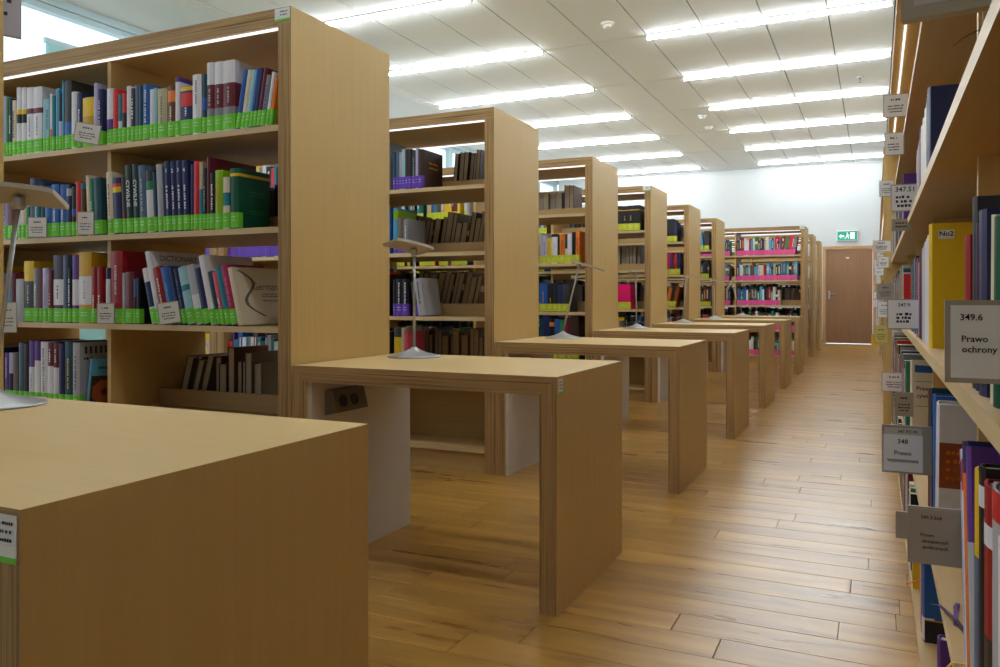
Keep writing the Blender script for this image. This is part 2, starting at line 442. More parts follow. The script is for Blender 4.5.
# printed covers that show their face
def side_matrix(w, h, d, side=1):
    # plane on the right-hand board: x runs away from the spine (+y), y up
    return Matrix.Translation((w + .0007, 0, 0)) @ Matrix.Rotation(R(90), 4, 'Z') @ Matrix.Rotation(R(90), 4, 'X')
def cov_green(root, w, h, d):
    s = MB(); P = side_matrix(w, h, d)
    for k, f in enumerate((.62, .56, .3, .26)): squiggle(s, d * .35, d * .85, h * f, .006, bm('green'), P, rng)
    s.build('cover_print', root)
def cov_beige(root, w, h, d):
    s = MB(); P = side_matrix(w, h, d)
    put_text(s, 'German', .045, bm('brown'), P @ Matrix.Translation((d * .6, h * .66, 0)))
    for f in (.52, .48, .40): squiggle(s, d * .5, d * .9, h * f, .006, bm('taupe'), P, rng)
    s.build('cover_print', root); s = MB()
    pts = [(.02 + .05 * math.sin(q * .55) + q * .008, h * (1 - q / 14) * .95) for q in range(13)]
    vs = [(x, y, 0) for x, y in pts] + [(x + .018, y, 0) for x, y in pts]
    s.add(vs, [(q, 13 + q, 14 + q, q + 1) for q in range(12)], bm('taupe'), P)
    s.build('cover_art', root)
def cov_flower(root, w, h, d):
    s = MB(); P = side_matrix(w, h, d)
    s.add([(.004, .02, 0), (d - .002, .02, 0), (d - .002, h * .66, 0), (.004, h * .66, 0)], [(0, 1, 2, 3)], bm('darkbrown'), P)
    c = [(d * .42 + .052 * math.cos(q * .3927) * (1 + .1 * (q % 2)), h * .33 + .052 * math.sin(q * .3927) * (1 + .1 * (q % 2)), .0005) for q in range(16)]
    s.add(c, [tuple(range(16))], bm('rust'), P)
    c = [(d * .42 + .016 * math.cos(q * .785), h * .33 + .016 * math.sin(q * .785), .001) for q in range(8)]
    s.add(c, [tuple(range(8))], bm('maroon'), P)
    c = [(d * .95 + .02 * math.cos(q * .785), h * .36 + .03 * math.sin(q * .785), .0005) for q in range(8)]
    s.add(c, [tuple(range(8))], bm('rust'), P)
    squiggle(s, d * .2, d * .9, h * .8, .012, bm('charcoal'), P, rng)
    s.build('cover_print', root)
def cov_grid(root, w, h, d):
    s = MB(); P = side_matrix(w, h, d)
    for q in range(7):
        x = d * (.12 + q * .125); s.add([(x, h * .83, 0), (x + .012, h * .83, 0), (x + .012, h * .94, 0), (x, h * .94, 0)], [(0, 1, 2, 3)], bm('charcoal'), P)
    squiggle(s, d * .1, d * .3, h * .74, .012, bm('black'), P, rng)
    s.build('cover_print', root)
def cov_gold(root, w, h, d):
    s = MB(); P = side_matrix(w, h, d)
    for f in (.66, .54): squiggle(s, d * .3, d * .75, h * f, .012, bm('gold'), P, rng)
    s.build('cover_print', root)
def cov_dict(root, w, h, d):
    s = MB(); P = side_matrix(w, h, d)
    put_text(s, 'DICTIONARY', .034, bm('charcoal'), P @ Matrix.Translation((d * .55, h * .9, 0))); s.build('cover_print', root)
COVERS = dict(green=cov_green, beige=cov_beige, flower=cov_flower, grid=cov_grid, gold=cov_gold, dict=cov_dict)

# ------------------------------------------------------------------ the room
XW0, XW1, YW0, YW1, ZC = -7.3, .80, -6.0, 19.0, 3.95
def struct(name, mb, parent=None):
    o = mb.build(name, parent)
    if not parent: o['kind'] = 'structure'
    return o
fl = struct('floor', MB().box(XW0 - .2, XW1 + .2, YW0 - .2, YW1 + .2, -.1, -.012, SUBFL))
PW = .14
lens = [.9, 1.1, 1.3, 1.5, 1.7]
pl_mesh = {}
for q in lens:
    e = .0009; b_ = .0012
    s = MB(); vs = [(e,e,-.012),(q-e,e,-.012),(q-e,PW-e,-.012),(e,PW-e,-.012),(e,e,-b_),(q-e,e,-b_),(q-e,PW-e,-b_),(e,PW-e,-b_),(e+b_,e+b_,0),(q-e-b_,e+b_,0),(q-e-b_,PW-e-b_,0),(e+b_,PW-e-b_,0)]
    s.add(vs, [(0,1,5,4),(1,2,6,5),(2,3,7,6),(3,0,4,7),(4,5,9,8),(5,6,10,9),(6,7,11,10),(7,4,8,11),(8,9,10,11)], FLOORM)
    pl_mesh[q] = (s.mesh('plank'), s)
rest = MB(); nplank = 0
nrow = int((YW1 - YW0) / PW) + 1
for j in range(nrow):
    y = YW0 + j * PW; x = XW0 + rng.uniform(-1.2, 0)
    while x < XW1:
        q = rng.choice(lens)
        if 1.6 < y < 9.6 and x < .25 and x + q > -4.0 - .05 * y and nplank < 300:
            linked('plank', pl_mesh[q][0], fl, (x, y, 0)); nplank += 1
        else:
            rest.add(pl_mesh[q][1].v, pl_mesh[q][1].f, FLOORM, Matrix.Translation((x, y, 0)))
        x += q
tag(rest.build('distant_planks', fl), kind='stuff')

# ceiling with separate panels
ce = struct('ceiling', MB().box(XW0 - .2, XW1 + .2, YW0 - .2, YW1 + .2, ZC + .03, ZC + .15, GAP))
PXW = .625; LX0 = -6.08; LROW0, LSTEP = 8.84, 1.87
ycuts = [LROW0 + LSTEP * k for k in range(-8, 6)]
e = .006
pm = MB().box(e, PXW - e, e, LSTEP - e, 0, .03, CEIL).mesh('ceiling_panel')
for k in range(11):
    for y in ycuts:
        if y + LSTEP < YW0 - .3 or y > YW1: continue
        if y + LSTEP > YW1:
            MB().box(e, PXW - e, e, YW1 - y, 0, .03, CEIL).build('ceiling_panel', ce, (LX0 + k * PXW, y, ZC)); continue
        linked('ceiling_panel', pm, ce, (LX0 + k * PXW, y, ZC))
MB().box(XW0, LX0 - .20, YW0, YW1, ZC, ZC + .03, CEIL).build('ceiling_border', ce)
s = MB()
s.box(LX0 - .20, LX0, YW0, YW1, ZC + .012, ZC + .03, GRILLE)
for k in range(4): s.box(LX0 - .19 + k * .048, LX0 - .19 + k * .048 + .034, YW0, YW1, ZC - .002, ZC + .012, METW)
s.build('air_grille', ce)

# walls
struct('wall_right', MB().box(XW1, XW1 + .2, YW0, YW1, 0, ZC, PLASTER))
struct('wall_back', MB().box(XW0, XW1, YW0 - .2, YW0, 0, ZC, PLASTER))
DX0, DX1, DH = -1.07, -.01, 2.13
w = MB().box(XW0, DX0, YW1, YW1 + .2, 0, ZC, PLASTER)
w.box(DX1, XW1, YW1, YW1 + .2, 0, ZC, PLASTER); w.box(DX0, DX1, YW1, YW1 + .2, DH, ZC, PLASTER)
struct('wall_front', w)
struct('baseboard_front', MB().box(XW0, DX0, YW1 - .012, YW1, 0, .08, DOORF).box(DX1, XW1, YW1 - .012, YW1, 0, .08, DOORF))
# left wall: low sill and a band of glazing up to the ceiling
w = MB().box(XW0 - .2, XW0, YW0, YW1, 0, .45, PLASTER); w.box(XW0 - .2, XW0, YW0, YW1, ZC - .08, ZC, FRAMEM)
struct('wall_left', w)
wins = [YW0, -4.2] + [-2.0 + 2.2 * k for k in range(10)]
wf_parts = None
for k, y in enumerate(wins):
    y1 = wins[k + 1] if k + 1 < len(wins) else YW1; z0, z1 = .45, ZC - .08
    f = MB()
    f.box(XW0 - .13, XW0 - .03, y, y + .05, z0, z1, FRAMEM); f.box(XW0 - .13, XW0 - .03, y1 - .05, y1, z0, z1, FRAMEM)
    f.box(XW0 - .13, XW0 - .03, y + .05, y1 - .05, z0, z0 + .06, FRAMEM); f.box(XW0 - .13, XW0 - .03, y + .05, y1 - .05, z1 - .06, z1, FRAMEM)
    o = struct('window_%d' % (k + 1), f)
    g = MB().box(XW0 - .085, XW0 - .075, y + .05, y1 - .05, z0 + .06, z1 - .06, None)
    gm = _m.get('glass')
    if not gm:
        gm, nt, p = _new('window_glass'); _m['glass'] = gm
        tr = nt.nodes.new('ShaderNodeBsdfTransparent'); tr.inputs[0].default_value = (.93, .97, .97, 1)
        mx = nt.nodes.new('ShaderNodeMixShader'); mx.inputs[0].default_value = .06
        gl = nt.nodes.new('ShaderNodeBsdfGlossy'); gl.inputs['Roughness'].default_value = .02
        nt.links.new(tr.outputs[0], mx.inputs[1]); nt.links.new(gl.outputs[0], mx.inputs[2])
        nt.links.new(mx.outputs[0], nt.nodes['Material Output'].inputs[0])
    g.mats = [gm]; g.build('pane', o)
    if k == 5 or k == 6:
        ya = 5.2 if k == 5 else y + .05
        MB().box(XW0 - .07, XW0 - .045, ya, y1 - .06, z0 + .06, 3.50, BLIND).build('blind', o)
        MB().box(XW0 - .075, XW0 - .04, ya - .02, y1 - .06, 3.50, 3.55, FRAMEM).build('transom', o)

# door with frame
dr = bpy.data.objects.new('door_1', None); COL.objects.link(dr); dr.location = (0, YW1, 0); dr['kind'] = 'structure'
dr['label'] = 'brown veneered door at the end of the aisle'
fw = .06
MB().box(DX0, DX0 + fw, -.03, .12, 0, DH, DOORF).build('door_frame', dr)
MB().box(DX1 - fw, DX1, -.03, .12, 0, DH, DOORF).build('door_frame', dr)
MB().box(DX0 + fw, DX1 - fw, -.03, .12, DH - fw, DH, DOORF).build('door_frame', dr)
leaf = MB().box(DX0 + fw + .004, DX1 - fw - .004, 0, .045, .012, DH - fw - .004, DOORM).build('door_leaf', dr)
h_ = MB().box(DX0 + fw + .05, DX0 + fw + .09, -.01, 0, .98, 1.16, ALU)
h_.tube((DX0 + fw + .07, -.008, 1.09), (DX0 + fw + .07, -.05, 1.09), .01, ALU).tube((DX0 + fw + .07, -.05, 1.09), (DX0 + fw + .21, -.05, 1.09), .01, ALU)
h_.build('door_handle', leaf)
MB().box(-.60, -.54, -.004, 0, 1.86, 1.89, PAPER).build('door_plate', leaf)
# emergency exit sign above it
ex = thing('exit_sign', 'green emergency exit sign with running figure above the door', 'exit sign', (-.575, YW1, 2.245))
MB().box(-.205, .205, -.06, 0, 0, .23, METW).build('housing', ex)
MB().box(-.195, .195, -.064, -.06, .015, .205, EXITG).build('face', ex)
s = MB(); P = Matrix.Translation((0, -.0655, 0)) @ Matrix.Rotation(R(90), 4, 'X')
def quad(mb, pts, mat, P): mb.add([(x, y, 0) for x, y in pts], [tuple(range(len(pts)))], mat, P)
quad(s, [(.06, .04), (.15, .04), (.15, .18), (.06, .18)], EXITW, P)            # doorway
quad(s, [(-.17, .10), (-.12, .15), (-.12, .12), (-.06, .12), (-.06, .08), (-.12, .08), (-.12, .05)], EXITW, P)   # arrow
quad(s, [(.0 + .016 * math.cos(q * .785), .165 + .016 * math.sin(q * .785)) for q in range(8)], EXITW, P)       # head
quad(s, [(-.02, .10), (.015, .09), (.02, .145), (-.005, .145)], EXITW, P)
quad(s, [(-.02, .10), (-.035, .06), (-.055, .06), (-.055, .048), (-.025, .048), (.0, .095)], EXITW, P)
quad(s, [(.0, .095), (.02, .075), (.012, .04), (.028, .04), (.038, .08), (.015, .105)], EXITW, P)
quad(s, [(.015, .14), (.05, .115), (.045, .105), (.012, .122)], EXITW, P)
s.build('pictogram', ex)
MB().box(-.21, -.2, -.05, -.0, -.02, .26, METW).box(.2, .21, -.05, 0, -.02, .26, METW).build('bracket', ex)

# ceiling strip lights
cols_ = [(-6.06, -3.59, 'left-hand column'), (-2.33, .14, 'right-hand column')]
tub = {}
for ci, (xa, xb, nm) in enumerate(cols_):
    for k in range(-4, 6):
        y = LROW0 + LSTEP * k
        rown = 6 - k
        t = thing('ceiling_light', 'long white strip light in %s, %s row from the far wall' % (nm, ordinal(rown)), 'ceiling light', ((xa + xb) / 2, y, ZC), 0, 'fluorescent strip lights on the ceiling')
        Lh = (xb - xa) / 2
        if not tub:
            tub['h'] = MB().box(-Lh - .01, Lh + .01, -.045, .045, -.014, 0, METW).mesh('housing')
            s = MB()
            s.lathe([(.010, 0), (.013, .01), (.013, Lh - .025), (.010, Lh - .015)], TUBE, 12, Matrix.Translation((.0075, 0, -.034)) @ Matrix.Rotation(R(90), 4, 'Y'))
            tub['t'] = s.mesh('tube')
            tub['c'] = MB().box(-.008, .008, -.018, .018, -.052, -.014, METW).mesh('lamp_holder')
        linked('housing', tub['h'], t)
        linked('tube', tub['t'], t); linked('tube', tub['t'], t, (-Lh, 0, 0))
        for x in (-Lh, 0, Lh): linked('lamp_holder', tub['c'], t, (x, 0, 0))
for px, py, lb in ((-2.61, 8.25, 'nearest round white smoke detector beside the ceiling centre seam'), (-2.55, 13.1, 'further round white ceiling detector, left of a pair'), (-2.62, 14.0, 'further round white ceiling detector, right of a pair')):
    t = thing('smoke_detector', lb, 'smoke detector', (px, py, ZC), 0, 'ceiling detectors')
    MB().lathe([(.07, 0), (.07, -.015), (.055, -.02)], METW, 20).build('base', t)
    MB().lathe([(.05, -.02), (.048, -.045), (.02, -.055)], METW, 20).build('sensor', t)
t = thing('sprinkler', 'small ceiling sprinkler head between strip lights on the right', 'sprinkler', (-.2, 11.7, ZC))
MB().lathe([(.045, 0), (.04, -.012)], METW, 16).build('flange', t)
MB().lathe([(.012, -.012), (.012, -.07)], ALU, 10).lathe([(.03, -.07), (.03, -.076)], ALU, 12).build('head', t)

# ------------------------------------------------------------------ units: bookcase plus desk, one behind the other
PITCH, Y1 = 1.735, 2.345
BX1, BL = -1.957, 2.08
DW, DD, DH_, DT = 1.044, .708, .752, .06
DX = -1.95
names = ['bookcase at the left edge behind the foreground desk', 'nearest', 'second nearest', 'third', 'fourth', 'fifth', 'sixth']
CASES = {}
for k in range(0, 10):
    yf = Y1 + PITCH * (k - 1)
    if k <= 6: L, x1, div = BL, BX1, [BL / 2]
    else: L, x1, div = BL + .99, BX1 + .99, [BL / 2, BL - .03]
    x0 = x1 - L
    lab = ('pale plywood bookcase mostly outside the frame on the far left' if k == 0 else
           'nearest tall plywood bookcase filled with green-labelled books' if k == 1 else
           'second plywood bookcase from the camera, purple-labelled books, open through' if k == 2 else
           '%s plywood bookcase from the camera, yellow-labelled books' % names[k] if k <= 6 else
           'wide plywood bookcase of pink-labelled books at the end of the desks' if k == 7 else
           'plywood bookcase end just behind the wide pink-labelled one' if k == 8 else
           'last plywood bookcase end beside the brown door')
    c = bookcase((x0, yf, 0), L, 0, lab, 'double-sided plywood bookcases on the left', div, sticker=k in (1, 4, 7))
    CASES[k] = dict(M=Matrix.Translation((x0, yf, 0)), div=div, X0=x0, X1=x1, Y=yf, L=L, ob=c)

DESKP = None
desk_lab = ['large foreground plywood desk at the lower left', 'second plywood desk, with a wall socket on its white panel', 'third plywood desk from the camera',
            'fourth plywood desk from the camera', 'fifth plywood desk from the camera', 'sixth plywood desk from the camera', 'farthest plywood desk, before the wide bookcase']
pt = MB().prism([(0, DH_), (DT, DH_ - DT), (DW - DT, DH_ - DT), (DW, DH_)], 0, DD, LAMX, PLYZ).mesh('tabletop')
pr = MB().prism([(DW, DH_), (DW - DT, DH_ - DT), (DW - DT, 0), (DW, 0)], 0, DD, LAM, PLYX).mesh('leg')
plm = MB().prism([(0, DH_), (0, 0), (DT, 0), (DT, DH_ - DT)], 0, DD, LAM, PLYX).mesh('leg')
wp = MB().box(DT, DT + .018, .012, DD - .012, 0, DH_ - DT, WHITEPANEL).mesh('white_panel')
for k in range(7):
    yf = Y1 + PITCH * (k - 1)
    yf -= .002 if k == 0 else 0
    t = thing('desk', desk_lab[k], 'desk', (DX, yf, 0), 0, 'plywood reading desks')
    linked('tabletop', pt, t); linked('leg', pr, t); linked('leg', plm, t); linked('white_panel', wp, t)
    # power socket on the white panel
    xs = DT + .018
    s = MB()
    s.add([(xs, .09, .56), (xs, .31, .56), (xs, .31, .655), (xs, .09, .655), (xs + .05, .10, .57), (xs + .05, .30, .57), (xs + .03, .30, .65), (xs + .03, .10, .65)],
          [(0,1,2,3),(4,7,6,5),(0,4,5,1),(1,5,6,2),(2,6,7,3),(3,7,4,0)], GREYPL)
    so = s.build('power_socket', t)
    for q in (.15, .22):
        P = Matrix.Translation((xs + .0415, q, .61)) @ Matrix.Rotation(R(76), 4, 'Y')
        MB().lathe([(.024, -.002), (.024, .003), (.019, .003), (.017, -.001)], DARKPL, 16, P).build('outlet', so)
    if k in (0, 1):
        s = MB()
        if k == 0:
            s.box(DW - .05, DW - .006, -.0012, 0, DH_ - .065, DH_ - .008, PAPER).box(DW - .05, DW - .006, -.0015, -.0012, DH_ - .065, DH_ - .058, lm('green'))
            P = Matrix.Translation((DW - .028, -.0018, DH_ - .03)) @ Matrix.Rotation(R(90), 4, 'X')
        else:
            s.box(DW, DW + .0012, .01, .05, DH_ - .055, DH_ - .008, PAPER).box(DW + .0012, DW + .0015, .01, .05, DH_ - .055, DH_ - .049, lm('green'))
            P = Matrix.Translation((DW + .0018, .03, DH_ - .03)) @ Matrix.Rotation(R(90), 4, 'Z') @ Matrix.Rotation(R(90), 4, 'X')
        for q in (.01, 0, -.01): squiggle(s, -.016, .016, q, .004, INK, P, rng)
        s.build('inventory_sticker', t)

# desk lamps: base, pole, tilted flat head
def lamp(k, label, pos, lean, yaw, pitch, hl=.105, off=.0, roll=0, ph=.44):
    yf = Y1 + PITCH * (k - 1)
    t = thing('desk_lamp', label, 'desk lamp', (DX + pos[0], yf + pos[1], DH_), 0, 'silver desk lamps on the reading desks')
    MB().lathe([(.11, 0), (.112, .003), (.108, .006), (.08, .012), (.05, .020), (.028, .029), (.014, .037), (.010, .042)], ALU, 40).build('base', t)
    top = Vector((lean[0], lean[1], ph))
    MB().tube((0, 0, .04), top, .0055, ALU, 12).build('pole', t)
    M = Matrix.Translation(top) @ Matrix.Rotation(R(yaw), 4, 'Z') @ Matrix.Rotation(R(pitch), 4, 'Y') @ Matrix.Rotation(R(roll), 4, 'X')
    MB().lathe([(.012, -.014), (.015, -.006), (.015, .01), (.012, .016)], ALU, 14, Matrix.Translation(top)).build('joint', t)
    hd = MB(); vs = []; n = 8
    for q in range(n + 1):
        x = off - hl + 2 * hl * q / n; z = .014 + .004 * (1 - ((q - n / 2) / (n / 2)) ** 2)
        wv = .05 if 0 < q < n else .044
        vs += [(x, -wv, z), (x, wv, z), (x, wv, z + .011), (x, -wv, z + .011)]
    fs = []
    for q in range(n):
        a = q * 4; b = a + 4
        fs += [(a, a+1, b+1, b), (a+1, a+2, b+2, b+1), (a+2, a+3, b+3, b+2), (a+3, a, b, b+3)]
    fs += [(0, 3, 2, 1), (n*4, n*4+1, n*4+2, n*4+3)]
    hd.add(vs, fs, LAMPH, M); ho = hd.build('lamp_head', t)
    return t
lamp(0, 'silver desk lamp on the foreground desk, cut by the left edge', (.105, .562), (.062, .02), 30, 5, hl=.1, off=-.01, roll=-18, ph=.465)
lamp(1, 'silver desk lamp with upright pole on the second desk', (.185, .555), (.0, .0), 75, 8, off=-.03, roll=-12)
lamp(2, 'silver desk lamp with slanted pole on the third desk', (.20, .55), (.105, .0), 15, 18, off=.055)
lamp(3, 'silver desk lamp with upright pole on the fourth desk', (.185, .54), (.0, -.02), 112, 4, off=.05)
lamp(4, 'silver desk lamp on the fifth desk', (.185, .54), (.03, .0), 20, 2, off=.06)
lamp(5, 'silver desk lamp on the sixth desk', (.18, .54), (.01, 0), 20, 2, off=.04)
lamp(6, 'silver desk lamp on the farthest desk', (.25, .54), (-.14, 0), 25, -58)

# ------------------------------------------------------------------ books on the nearest bookcase
C1 = CASES[1]
row(C1, 4, 2, '4.3,96,lilac|t:blue:.3:.8 2.7,97.5,green 3.7,98,blackgreen|t:white:.35:.7 4.3,100,cream|t:maroon:.3:.8 '
    '4.8,87,white|b:yellow:.60:.67|b:black:.47:.60 5.2,87,white|b:yellow:.60:.67|b:black:.47:.60 8,86.5,white|b:maroon:.60:.68|t:grey:.25:.55 9,86,white|b:maroon:.60:.68|t:grey:.25:.55 '
    '4,99,paleblue 3.5,99,paleblue|t:teal:.4:.8 2.5,93,white|b:orange:.25:.38 3.5,95,teal 3.7,88,sky 3.2,92,black|b:lilac:.25:.5 '
    '2,80,sky 8,79.5,charcoal|b:blue:.2:.4|d:.26 5.5,91,white 5.5,92,navy|t:white:.3:.7 12,96,yellow|b:gold:.30:.62 '
    '4,82,lilac|d:.25 5,88,navy|t:lilac:.3:.8 6.5,88,white|b:purple:.2:.45 5,89,red 4,94,teal|b:white:.2:.45 4.5,93,red|b:black:.25:.6 '
    '4.5,86,white 4,88,charcoal|t:white:.4:.8 3.5,85,bluegrey 4.2,85,darkteal 7,84,blue|t:white:.3:.9 4,89,white 3.6,88,paleblue '
    '10,88,beige|t:taupe:.3:.85 8,85,brown|b:orange:.68:.90|t:cream:.3:.6 4.5,77,white|b:purple:.92:1.0 13,86,navy|b:yellow:.92:1.0|b:red:.60:.88|t:white:.35:.58 '
    '9,74,white|t:grey:.5:.9|d:.2 5,74,darkteal|b:blue:.4:.6 7,62,white|b:maroon:.34:.68|b:grey:.2:.34|t:lightgrey:.38:.62 9.5,61,white|b:maroon:.34:.68|b:grey:.2:.34|t:lightgrey:.38:.62 '
    '12,59.5,white|b:maroon:.34:.68|b:grey:.2:.34|t:lightgrey:.38:.62|d:.25 L10 4.3,71,blue 4.5,71,cream 4.5,71,paleblue 3.5,70,blue 3.5,69,navy 4.5,69,maroon 4.5,76,grey|t:blue:.3:.8 3.5,73,white 3.5,78,orange',
    'green', 'top shelf, nearest bookcase', 'books on the top shelf of the nearest bookcase')
row(C1, 3, 3, '4.5,194,lilac|t:purple:.3:.8 7.5,197,maroon 3,201,red 4,203,white 5,207,cream 4,207,green 5,178,bluegrey 5.5,186,teal|t:white:.3:.8 5.5,185,darkteal 7,186,blue|b:white:.7:.8 '
    '8,184,blue|t:white:.3:.6 7,184,blue|t:white:.25:.55 5.5,184,navy|b:lightgrey:.78:.92 4.5,186,black|b:blue:.4:.55 5,181,red 4,183,teal|b:brown:.4:.9 G3.5 L-3 3.5,175,cream 4,178,green|t:white:.3:.6 8,177,darkteal '
    '6,172,cream|t:red:.3:.8|d:.2 8,178,navy|b:yellow:.74:.84|b:red:.84:.90 5,177,charcoal|b:maroon:.2:.4 6.5,165,blackgreen|x:CYWILNE:white:.40:.76:.026 7,164,blackgreen|x:CYWILNE:white:.40:.76:.026 '
    '7,165,bluegrey|t:lightgrey:.3:.8 7,170,white|b:green:.68:.82|b:charcoal:.82:1 3.5,172,darkteal 6,164,lightgrey 3,166,navy 5.5,161,navy|x:1:white:.84:.88:.022|t:white:.3:.65 6,161,navy|x:2:white:.84:.88:.022|t:white:.3:.65 '
    '6,160,navy|x:3:white:.84:.88:.022|t:white:.3:.65 6,160,navy|x:4:white:.84:.88:.022|t:white:.3:.65 L0 3.5,164,navy 6,161,red 3.5,162,beige|b:teal:.2:.6 4,168,black|t:grey:.3:.7 3.5,157,maroon|d:.26 5,173,black|t:white:.35:.8 '
    '8,170,lime|t:orange:.3:.8 6.5,177,cream|b:teal:.45:.7 9,168,darkgreen|b:yellow:.87:.92|d:.175|c:green',
    'green', 'second shelf, nearest bookcase', 'books on the second shelf of the nearest bookcase')
row(C1, 2, 3, '4,273,navy 4,274,sky 5,272,maroon 8,279,lightgrey|l:none 10,261,charcoal|b:yellow:.67:1.0|t:lightgrey:.3:.6 5.5,268,grey|t:white:.3:.7 4,269,maroon 6,268,lilac|t:grey:.3:.7 4.5,270,maroon|t:beige:.3:.55 '
    '11,255,darkpurple|b:white:.26:.64|t:black:.35:.55 4.5,255,bluegrey 4,268,black|t:white:.3:.8 7,255,purple|b:white:.26:.64|d:.19 13,252,gold|b:white:.26:.66|t:gold:.32:.6 6,267,crimson|t:cream:.2:.5 5.5,267,crimson|t:white:.2:.5 '
    '4,268,navy|b:white:.3:.8 12,251,crimson|x:KODEKS_KARNY:white:.34:.86:.017 3,273,lightgrey 9,272,maroon 2.5,279,blue|b:black:.2:.6 3.5,278,black G12 L-14 6,269,white|b:navy:.3:.75 5,252,white|d:.27|c:dict 8,268,crimson|t:cream:.3:.8 8,268,blue|t:sky:.3:.7 '
    '4,268,navy 5,269,navy|t:bluegrey:.3:.8 9,268,paleblue|b:teal:.58:.68 8,266,lightgrey|b:white:.0:.5 7,269,navy 6,256,white|d:.27 4.5,272,darkteal 4,272,pink|t:white:.3:.5 6,267,teal 7,266,magenta|t:pink:.3:.8 4.5,268,cream|l:none|d:.28|c:beige',
    'green', 'third shelf, nearest bookcase', 'books on the third shelf of the nearest bookcase')
row(C1, 1, 4, '5,353,purple|t:lilac:.5:.9 4,353,lilac|b:darkpurple:.0:.6 5,354,taupe 5,343,bluegrey|t:sky:.3:.8 5.5,344,black 6,341,purple|b:white:.1:.6|t:lilac:.2:.5 5.5,341,purple|b:white:.1:.7 7.5,342,white|t:taupe:.2:.9 '
    '6,343,maroon|b:white:.0:.64|t:white:.7:.9 5.5,343,maroon|b:white:.0:.62|t:white:.7:.9 5.5,344,navy|t:purple:.3:.9 8.5,342,darkteal|t:yellow:.3:.75 7,343,lightgrey|t:maroon:.3:.8|d:.2|c:grid G1 L8 3,361,sky|d:.155|c:flower|l:none|r:-14|y:.02',
    'green', 'fourth shelf, nearest bookcase', 'books on the fourth shelf of the nearest bookcase', count='the divider')
brownset = ['taupe', 'brown', 'darkbrown', 'charcoal', 'grey', 'black']
def lx(c, u): return x_on_plane(u, c['Y'] + .036) - c['X0']
# rear halves of the nearest bookcase, seen past the front rows
fill(C1, 4, .10, 1.0, 'green', back=True, cols=brownset)
fill(C1, 3, 1.10, 2.0, 'green', back=True, cols=brownset, hmin=.2, hmax=.24)
fill(C1, 2, .10, .9, 'green', back=True, cols=brownset, hmin=.2, hmax=.25)
nb = fill(C1, 1, 1.30, 1.60, 'green', back=True, cols=['taupe', 'brown', 'grey', 'navy'], hmin=.19, hmax=.27, indiv=True, wmin=.025, wmax=.05, depth=.22,
          label='{c} book seen from its page edges, {n} from right, fourth shelf, nearest bookcase', group='backs of books in the nearest bookcase')
nb += fill(C1, 1, 1.055, 1.29, 'green', back=True, cols=['taupe', 'grey'], hmin=.2, hmax=.23, lean=16, indiv=True, wmin=.025, wmax=.05,
          label='leaning {c} book seen from its page edges, {n} from right, fourth shelf, nearest bookcase', group='backs of books in the nearest bookcase')
for i in range(1, 5): fill(CASES[0], i, 1.1, 2.0, 'green', back=True)
# left of the frame
for i in (1, 2, 3, 4): fill(C1, i, .07, lx(C1, 2) - .02, 'green')

# ------------------------------------------------------------------ second bookcase
C2 = CASES[2]
wh = lambda s: '%s shelf, second bookcase' % s
g2 = 'books in the second bookcase'
row(C2, 4, 393, '3,152,darkteal 3,151,bluegrey 3,152,lightgrey 3,149,paleblue 3.5,149,darkbrown 3.5,149,black 3.5,150,charcoal|t:grey:.3:.8 2.5,148,lilac 5,149,darkbrown|d:.24|c:gold', 'purple', wh('top'), g2, labh=.075)
row(C2, 3, 393, '4.5,208,sky|b:lime:.75:.95 6,218,taupe 5,219,grey|t:white:.3:.8', 'purple', wh('second'), g2, labh=.05)
row(C2, 2, 393, '3,280,black 6.5,279,black|t:white:.3:.9 6,279,black|t:white:.3:.9 G6 L-8 4,282,charcoal 7,279,lightgrey|t:charcoal:.3:.9|l:none|d:.2', 'purple', wh('third'), g2, labh=.075)
row(C2, 1, 394, '7.5,328,yellow|b:charcoal:.82:1 2.5,328,cream 3.5,332,pink', 'green', wh('fourth'), g2)
nb += fill(C2, 4, 1.585, 1.80, 'purple', back=True, cols=['charcoal', 'black'], hmin=.26, hmax=.28, lean=5, indiv=True, wmin=.024, wmax=.034, label='dark {c} bound volume, {n} from right at back, top shelf, second bookcase', group=g2)
nb += fill(C2, 3, 1.20, 1.82, 'purple', back=True, cols=['taupe', 'brown', 'black'], hmin=.21, hmax=.28, lean=10, indiv=True, wmin=.024, wmax=.045, label='leaning {c} book, {n} from right at back, second shelf, second bookcase', group=g2)
nb += fill(C2, 2, 1.26, 1.82, 'purple', back=True, cols=['darkbrown', 'brown', 'taupe'], hmin=.24, hmax=.29, lean=13, indiv=True, wmin=.028, wmax=.045, label='leaning {c} book, {n} from right at back, third shelf, second bookcase', group=g2)
nb += fill(C2, 1, 1.12, 1.82, 'purple', back=True, cols=['taupe', 'brown', 'taupe', 'navy', 'darkbrown'], hmin=.24, hmax=.30, indiv=True, wmin=.03, wmax=.055, label='upright {c} book, {n} from right at back, fourth shelf, second bookcase', group=g2)
for i in (1, 2, 3, 4):
    fill(C2, i, .07, 1.02, 'purple', labh=.075); fill(C2, i, 1.055, lx(C2, 392), 'purple', labh=.075, hmin=.24, hmax=.3)
